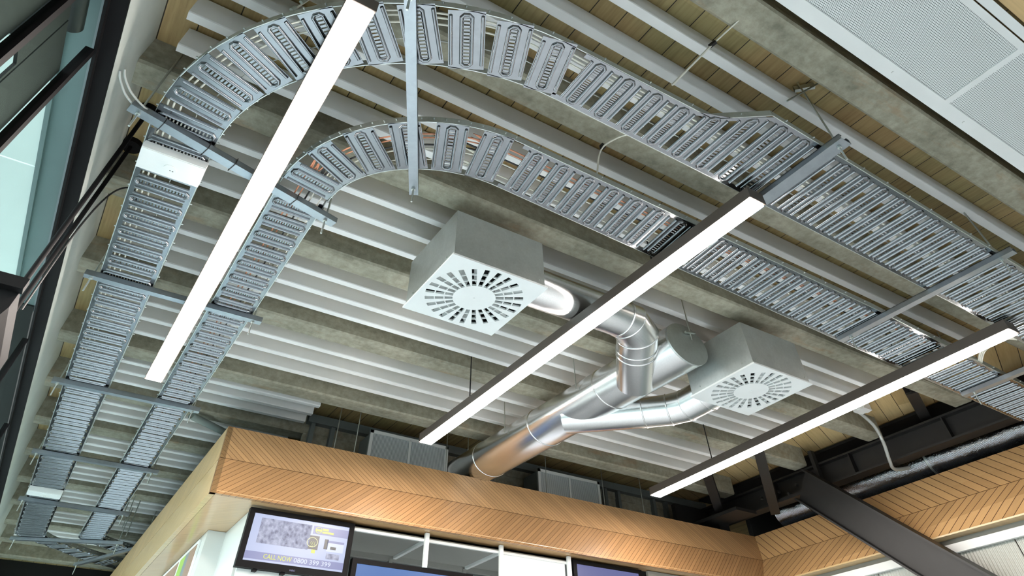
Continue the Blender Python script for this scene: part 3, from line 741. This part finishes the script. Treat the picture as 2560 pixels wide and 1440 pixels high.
T(ibeam((5.9, 2.50, 2.33), (7.1, 3.0, 2.33), .10, .10).build('steel_member', 'black'), 'black steel member crossing the pale timber ceiling beside the conduit', 'steel member')
T(MB().box(5.9, 5.6, 1.9, 6.42, 5.66, 2.2).box(6.1, 4.9, 2.0, 6.42, 5.6, 2.03).build('steel_plate', 'black'), 'dark steel plates deep in the corner above the oak fascia', 'steel plates')
# foil duct
fd = thing('foil_duct', (7.02, 3.2, 1.90), 'shiny foil-wrapped duct behind the black beam at right', 'duct')
pts = [(6.97+.008*math.sin(q*1.3), 4.95-.15*q, 2.085+.004*math.sin(q*2.1)) for q in range(32)]
MB().tube(pts, .2, 40, zs=ZS, rr=[.2+.004*math.sin(q*2.7) for q in range(32)]).build('duct_body', 'foil', fd)
for y in (2.05, 3.05, 4.2): MB().tube([(6.97, y, 2.085), (6.97, y+.02, 2.085)], .208, 40, zs=ZS).build('strap', 'galv_rough', fd)
# flexible conduit
cd = thing('flexible_conduit', (6.2, 3.1, 2.1), 'pale grey flexible conduit drooping from a ceiling box across the black beam', 'conduit')
P = smooth_path([(6.02, 3.10, 2.36), (6.10, 3.10, 2.33), (6.20, 3.10, 2.26), (6.30, 3.14, 2.15), (6.38, 3.20, 2.03), (6.52, 3.26, 2.00), (6.75, 3.24, 2.04)], 8)
MB().tube(P, .016, 12).build('hose', 'gwire', cd)
MB().tube([P[20], P[22]], .020, 12).build('clamp', 'rod', cd)
jb = thing('ceiling_junction_box', (6.0, 3.05, 2.33), 'small white box on the pale timber behind the right light bar', 'box')
MB().box(5.93, 2.98, 2.34, 6.05, 3.10, HC).build('casing', 'whitemetal', jb); MB().box(5.90, 3.02, 2.35, 6.09, 3.06, 2.36).build('flange', 'whitemetal', jb)

# ================================================================== OAK FASCIA POD
ZTF, ZF, ZBF = 1.925, 1.682, 1.434
def quadslab(pts, nrm, th):
    n_ = Vector(nrm)*th; m = MB(); p = [Vector(q) for q in pts]; m.hexa([p[0], p[1], p[2], p[3], p[0]+n_, p[1]+n_, p[2]+n_, p[3]+n_]); return m
ff = thing('oak_fascia', (3.7, 5.2, ZBF), 'long oak fascia of chevron slats above the screens, facing the camera', 'fascia')
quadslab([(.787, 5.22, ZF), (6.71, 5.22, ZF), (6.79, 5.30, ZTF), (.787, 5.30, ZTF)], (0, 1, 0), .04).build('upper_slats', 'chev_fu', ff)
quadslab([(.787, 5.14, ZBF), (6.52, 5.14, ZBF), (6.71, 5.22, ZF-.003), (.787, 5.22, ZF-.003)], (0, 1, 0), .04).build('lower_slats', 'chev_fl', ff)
sf = thing('oak_fascia', (.79, 9.0, ZBF), 'oak side fascia running back from the corner below the inner tray', 'fascia')
quadslab([(.787, 5.30, ZTF), (.787, 13.0, ZTF), (.787, 13.0, ZF), (.787, 5.22, ZF)], (1, 0, 0), .04).build('upper_slats', 'chev_side', sf)
quadslab([(.787, 5.22, ZF-.003), (.787, 13.0, ZF-.003), (.787, 13.0, ZBF), (.787, 5.14, ZBF)], (1, 0, 0), .04).build('plain_band', 'oak', sf)
rf = thing('oak_fascia', (6.65, 2.5, ZBF), 'oak fascia of chevron slats behind the slanting black brace at right', 'fascia')
quadslab([(6.71, 5.22, ZF), (6.58, .0, ZF), (6.70, .0, ZTF), (6.79, 5.30, ZTF)], (1, 0, 0), .04).build('upper_slats', 'chev_ru', rf)
quadslab([(6.52, 5.14, ZBF), (6.48, .0, ZBF), (6.58, .0, ZF-.003), (6.71, 5.22, ZF-.003)], (1, 0, 0), .04).build('lower_slats', 'chev_rl', rf)
T(MB().box(.83, 5.145, ZBF+.002, 1.6, 13, ZBF+.02).box(1.6, 5.145, ZBF+.002, 6.55, 5.33, ZBF+.02).build('oak_soffit', 'oaksoffit'), 'glossy oak soffit under the fascias beside the leftmost screen', 'soffit')
T(MB().box(6.48, .0, ZBF-.01, 6.66, 5.14, ZBF+.001).build('fascia_edge_trim', 'oak'), 'thin oak edge strip under the right fascia', 'trim strip')
T(MB().box(1.01, 6.045, -1.6, 1.6, 13, ZBF).box(1.15, 5.42, -1.6, 1.6, 6.045, ZBF).build('pod_wall', 'whitewall'), 'white wall panel standing left of the leftmost screen', 'wall panel')
po = thing('framed_poster', (1.0, 6.8, 0), 'framed posters with green and tan prints on the white side wall', 'poster')
MB().box(.992, 6.20, .2, 1.009, 7.7, 1.40).build('poster_frame', 'whitemetal', po)
MB().box(.988, 6.22, .2, .993, 6.45, 1.375).build('poster_print', 'tan', po, label='tan poster print')
MB().box(.988, 6.45, .2, .993, 6.58, 1.375).build('poster_print', 'postergrey', po, label='grey poster print')
MB().box(.988, 6.58, .2, .993, 6.78, 1.375).build('poster_print', 'green', po, label='green poster print')
MB().box(.988, 6.86, .2, .993, 7.6, 1.375).build('poster_print', 'tan', po, label='tan poster print')
# void above the pod
T(MB().box(.84, 5.36, ZBF+.03, 6.6, 13, ZBF+.05).build('pod_roof', 'dark'), 'dark roof of the pod behind the oak fascia', 'roof')
T(MB().box(6.83, 5.34, 1.45, 9.4, 5.40, 2.42).box(6.66, .0, 2.40, 9.4, 5.9, 2.422).box(7.6, 0, 1.40, 7.63, 5.34, 2.42).build('void_shade_sheets', 'dark'), 'black sheets standing for the unlit void behind the right corner of the oak fascia', 'partition')  # black sheets painting in the darkness of the unlit void

# air grilles above the fascia
def grille(x0, x1, y, zt, label):
    t = thing('air_grille', ((x0+x1)/2, y, 1.5), label, 'air grille')
    MB().box(x0, y, 1.5, x1, y+.02, zt).build('louvre_panel', 'louvre', t)
    for a, b, c, d in ((x0, x0+.03, 1.5, zt), (x1-.03, x1, 1.5, zt), ((x0+x1)/2-.01, (x0+x1)/2+.01, 1.5, zt-.02)):
        MB().box(a, y-.012, c, b, y+.001, d).build('frame_bar', 'whitemetal', t)
    MB().box(x0, y-.012, zt-.026, x1, y+.001, zt).build('frame_bar', 'whitemetal', t)
    MB().box(x0+.02, y+.02, 1.5, x1-.02, y+.30, zt-.01).build('duct_box', 'stud', t)
    return t
YG = 5.62
grille(.92*YG/2.489, 1.286*YG/2.489, YG, YG/2.49, 'white louvred air grille above the fascia, left of the main duct')
grille(1.77*YG/2.50, 2.135*YG/2.50, YG, YG/2.50, 'white louvred air grille above the fascia, right of the main duct')
# stud partition behind the grilles
sp = thing('stud_partition', (3.5, 5.95, 1.5), 'dim steel stud partition closing the space behind the white grilles', 'partition')
MB().box(1.56, 6.0, 1.5, 6.8, 6.04, HC).build('board', 'concrete', sp)
MB().box(1.56, 5.92, 2.33, 6.8, 6.0, HC-.03).build('top_track', 'stud', sp)
for x in (1.60, 1.80, 2.65, 3.6, 4.45, 5.15, 5.35, 5.9, 6.1): MB().box(x, 5.94, 1.5, x+.04, 6.0, 2.34).build('stud', 'stud', sp)
for i, (x, y) in enumerate(((1.87, 5.28+.1), (1.74, 5.55), (2.83, 5.5), (3.12, 5.6), (4.75, 5.5), (4.0, 5.5), (5.3, 5.5))):
    T(MB().tube([(x, y, 1.5), (x, y, HC)], .0045, 8).build('hanging_rod', 'rod'), ['thin steel rod left of the left grille, nearer the beam', 'thin steel rod with a bracket left of the left grille', 'thin steel rod just right of the left grille',
       'thin steel rod half hidden behind the main duct', 'thin steel rod above the right grille', 'thin steel rod left of the right grille', 'thin steel rod right of the right grille'][i], 'rod')
for i, x in enumerate((1.62, 5.25)):
    T(MB().tube([(x-.18, 5.42, 1.93), (x+.18, 5.42, 1.93)], .04, 20, zs=ZS).build('roof_fitting', 'stud'), ['rounded grey fitting peeking over the fascia left of the left grille', 'rounded grey fitting peeking over the fascia right of the right grille'][i], 'fitting')
T(MB().tube([(.56, 6.0, 2.2), (.60, 6.03, 2.2), (1.05, 6.30, 2.2)], .035, 20, zs=ZS).build('grey_pipe', 'pipe'), 'grey pipe running from the tray hanger to behind the fascia corner', 'pipe')
for i, (x, y) in enumerate(((.56, 8.6), (.62, 8.9))):
    T(MB().tube([(x+.03*i, y, 1.95), (x+.03*i, y, HC)], .005, 8).build('hanging_rod', 'rod'), ['thin rod beside the inner tray near the far white box', 'second thin rod closer to the oak side fascia'][i], 'rod')

# ================================================================== SCREENS AND GLAZED CABINET
def text_mesh(body, x0, x1, z0, z1, y, mat, parent, name='lettering'):
    cu = bpy.data.curves.new('txt', 'FONT'); cu.body = body; cu.resolution_u = 3; cu.offset = .012
    o = bpy.data.objects.new('txt', cu); COL.objects.link(o)
    dg = bpy.context.evaluated_depsgraph_get(); me = bpy.data.meshes.new_from_object(o.evaluated_get(dg))
    bpy.data.objects.remove(o); bpy.data.curves.remove(cu)
    xs = [v.co.x for v in me.vertices]; ys = [v.co.y for v in me.vertices]
    sx = (x1-x0)/(max(xs)-min(xs)); sz = (z1-z0)/(max(ys)-min(ys)); mx, my = min(xs), min(ys)
    m = MB(); vs = [(x0+(v.co.x-mx)*sx, y, z0+(v.co.y-my)*sz) for v in me.vertices]
    m.add(vs, [tuple(p.vertices) for p in me.polygons]); bpy.data.meshes.remove(me)
    return m.build(name, mat, parent)
def screen(x0, x1, zt, zb, y, label, glow, tilt=0.0):
    t = thing('display_screen', ((x0+x1)/2, y, zb), label, 'screen')
    b = .040; bz = .030
    m = MB(); m.box(x0, y, zt-bz, x1, y+.05, zt).box(x0, y, zb, x1, y+.05, zb+bz*1.3).box(x0, y, zb+bz*1.3, x0+b, y+.05, zt-bz).box(x1-b, y, zb+bz*1.3, x1, y+.05, zt-bz)
    m.box(x0+.02, y+.05, zb+.02, x1-.02, y+.07, zt-.02)
    m.build('bezel', 'frame', t)
    MB().box(x0+b, y+.006, zb+bz*1.3, x1-b, y+.05, zt-bz).build('panel', glow, t)
    return t, (x0+b, x1-b, zb+bz*1.3, zt-bz)
t1, (sx0, sx1, sz0, sz1) = screen(1.121, 1.940, 1.418, 1.071, 5.25, 'leftmost screen showing CALL NOW 0800 399 399 under a photo and mug', 's_bg')
U = lambda u: sx0+(sx1-sx0)*u
V = lambda v: sz1+(sz0-sz1)*v
yy = 5.2555
def rect(u0, u1, v0, v1, mat, name, d=0.0, parent=t1): return MB().box(U(u0), yy-d, V(v1), U(u1), yy+.001-d, V(v0)).build(name, mat, parent)
rect(.08, .60, .08, .62, 's_photo', 'photo'); rect(.62, 1, .08, .26, 's_band', 'header_band'); rect(0, 1, .80, .955, 's_band', 'caption_band')
m = MB()
def zring(m, cu, cv, r, w=.18, n=28):
    cx, cz = U(cu), V(cv)
    for k in range(n):
        a0, a1 = 2*PI*k/n, 2*PI*(k+1)/n; o = []
        for a, q in ((a0, 1), (a1, 1), (a1, 1-w), (a0, 1-w)): o.append((cx+r*q*math.cos(a), yy-.003, cz+r*q*ZS*math.sin(a)))
        m.add(o, [(0, 1, 2, 3)])
zring(m, .675, .17, .027); m.build('logo_ring', 's_yel', t1)
rect(.715, .78, .115, .165, 's_yel', 'logo_word', .002); rect(.715, .84, .18, .225, 's_yel', 'logo_word', .002)
rect(.645, .705, .145, .195, 's_yel', 'logo_mark', .002)
rect(.60, .70, .30, .60, 's_mug', 'mug', .001)
m = MB(); zring(m, .632, .45, .042, .12)
for q in (-.008, .006, .020):
    P = [(U(.632)+q+.004*math.sin(k*1.2), yy-.003, V(.53)+.028*k/6) for k in range(7)]
    m.tube(P, .0018, 6)
m.box(U(.605), yy-.004, V(.545), U(.66), yy-.003, V(.535)); m.build('mug_emblem', 's_pale', t1, label='pale ring with rising steam')
rect(.79, .97, .36, .41, 's_band', 'leaflet', .001); rect(.79, .97, .41, .60, 's_wht', 'leaflet', .001); rect(.83, .89, .49, .55, 's_mug', 'leaflet_cup', .002); rect(.76, .80, .34, .56, 's_mug', 'cup_side', .001)
rect(.80, .94, .64, .76, 's_photo', 'food_picture', .001); rect(.64, .68, .60, .68, 's_yel', 'fruit', .001)
text_mesh('CALL NOW', U(.185), U(.465), V(.925), V(.825), yy-.002, 's_yel', t1)
text_mesh('0800 399 399', U(.485), U(.865), V(.925), V(.825), yy-.002, 's_wht', t1)
text_mesh('NEC', 1.505, 1.545, 1.079, 1.089, 5.249, 's_lil', t1, 'maker_name')
for x in (1.25, 1.45): MB().box(x, 5.26, 1.058, x+.03, 5.30, 1.071).build('mounting_foot', 'frame', t1)
t2, q2 = screen(1.965, 3.02, 1.206, .86, 5.25, 'blue lit screen hanging low in the middle of the cabinet', 's_blue')
t3, q3 = screen(4.075, 4.90, 1.420, 1.10, 5.25, 'dark lilac screen at the right end of the cabinet', 's_lil')
sg = thing('lightbox_sign', (3.65, 5.26, 1.0), 'bright white lightbox with a red and black logo', 'sign')
MB().box(3.318, 5.27, .9, 3.99, 5.30, 1.394).build('box_frame', 'whitemetal', sg)
MB().box(3.345, 5.262, .9, 3.955, 5.275, 1.352).build('lit_face', 'sign', sg)
text_mesh('DO', 3.50, 3.63, 1.15, 1.222, 5.2605, 's_red', sg)
m = MB(); m.box(3.385, 5.260, 1.214, 3.475, 5.261, 1.222).box(3.385, 5.260, 1.15, 3.392, 5.261, 1.222).box(3.41, 5.260, 1.16, 3.45, 5.261, 1.214).box(3.468, 5.260, 1.15, 3.475, 5.261, 1.222); m.build('black_logo', 's_blk', sg)
cb = thing('display_cabinet', (3.0, 5.5, .5), 'white metal cabinet framework with grey lining behind the screens', 'cabinet')
for x in (2.555, 3.277, 4.005): MB().box(x, 5.235, (1.206 if x < 2.6 else .5), x+.034, 5.262, 1.432).build('post', 'whitemetal', cb)
MB().box(1.90, 5.262, 1.378, 4.05, 5.285, 1.396).build('top_rail', 'whitemetal', cb)
MB().box(1.65, 5.285, 1.395, 4.6, 5.90, 1.41).build('ceiling_lining', 'cabceil', cb)
for x in (2.56, 3.28): MB().box(x, 5.285, 1.375, x+.03, 5.86, 1.395).build('cross_rail', 'whitemetal', cb)
MB().box(1.65, 5.86, 1.36, 4.6, 5.90, 1.395).build('rear_rail', 'cabceil', cb)
MB().box(1.65, 5.90, .5, 4.6, 5.94, 1.41).build('back_lining', 'stud', cb)
for x in (2.52, 3.26): MB().box(x, 5.85, .5, x+.035, 5.88, 1.375).build('rear_post', 'cabceil', cb)
MB().box(1.15, 5.30, .5, 1.9, 5.33, 1.08).build('lower_panel', 'whitewall', cb)
MB().box(5.0, 5.27, .5, 6.5, 5.30, 1.43).build('side_panel', 'cabceil', cb)
# ribbed glazing under the right fascia
rg = thing('ribbed_glazing', (6.6, 2.5, .4), 'translucent ribbed panels in a white frame below the right fascia', 'glazing')
MB().box(6.62, .0, 1.33, 6.66, 5.14, 1.424).build('head_board', 'cabceil', rg)
MB().box(6.58, .0, 1.325, 6.62, 5.14, 1.385).build('white_rail', 'whitemetal', rg)
for a, b in ((.0, 1.45), (1.46, 2.62), (2.63, 3.9), (3.91, 5.1)): MB().box(6.63, a, .3, 6.645, b, 1.33).build('ribbed_panel', 'poly', rg)

MB().box(6.64, .0, -1.6, 6.70, 6.0, .298).build('dim_reflection_panel', 'stud', rg)  # unseen dull panel, added to give the tray flats a dim reflection
# ================================================================== LOOSE WIRES
def wire(pts, r, mat, label, name='hanging_wire'): T(MB().tube(smooth_path(pts, 8), r, 8).build(name, mat), label, 'wire')
wire([(1.600, .727, 2.20), (1.545, .82, 2.12), (1.475, .925, 2.02)], .005, 'wire', 'pale wire slanting past the beam down to the outer tray')
wire([(1.72, .40, 2.34), (1.684, .475, 2.30), (1.605, .715, 2.205)], .004, 'wire', 'pale wire above the black clip near the rust-stained beam')
T(MB().bar((1.606, .715, 2.205), (1.590, .745, 2.190), .016, .014).build('wire_clip', 'rubber'), 'small black clip joining two pale wires near the top', 'clip')
wire([(1.48, 1.23, 1.985), (1.53, 1.36, 2.10), (1.575, 1.50, 2.19), (1.578, 1.55, 2.16), (1.572, 1.57, 2.08), (1.55, 1.565, 2.01)], .0045, 'wire', 'pale wire hooped between the two trays through a black clip')
T(MB().box(1.57, 1.50, 2.19, 1.59, 1.525, 2.215).build('wire_clip', 'rubber'), 'small black clip under the beam between the two trays', 'clip')
wire([(.02, 1.45, HC), (-.02, 1.52, 2.3), (-.10, 1.58, 2.12), (-.16, 1.60, 2.0)], .004, 'wire', 'slack steel wire dropping into the outer tray bend at top left')
wire([(.08, 1.42, HC), (-.02, 1.53, 2.28)], .0035, 'wire', 'short steel wire crossing the slack one at top left')
T(MB().tube([(-.045, 1.53, 2.26), (-.06, 1.54, 2.22)], .010, 8).tube([(-.07, 1.555, 2.19), (-.08, 1.56, 2.165)], .010, 8).build('wire_grip', 'rod'), 'small steel wire grips on the crossed wires at top left', 'clip')
for q, dx in enumerate((-.02, 0, .02)):
    wire([(5.02+dx, 1.30, 2.0), (5.0+dx, 1.38, 2.03), (5.03+dx, 1.52, 2.02), (5.12+dx, 1.62, 1.99)], .006, 'wire', ['left', 'middle', 'right'][q]+' cable of the pale bundle looping between the trays at right', 'electric_cable')
an = thing('rod_anchor', (2.36, .74, 2.38), 'small galvanised clamp fixing a hanger rod to the timber beside the rust-stained beam', 'clamp')
MB().bar((2.33, .775, 2.405), (2.40, .70, 2.405), .022, .03).build('clamp_body', 'rod', an)
MB().tube([(2.40, .68, 2.40), (2.22, .80, 2.26)], .005, 8).build('brace_rod', 'rod', an)
for o in bpy.data.objects:
    if '_o' in o: del o['_o']
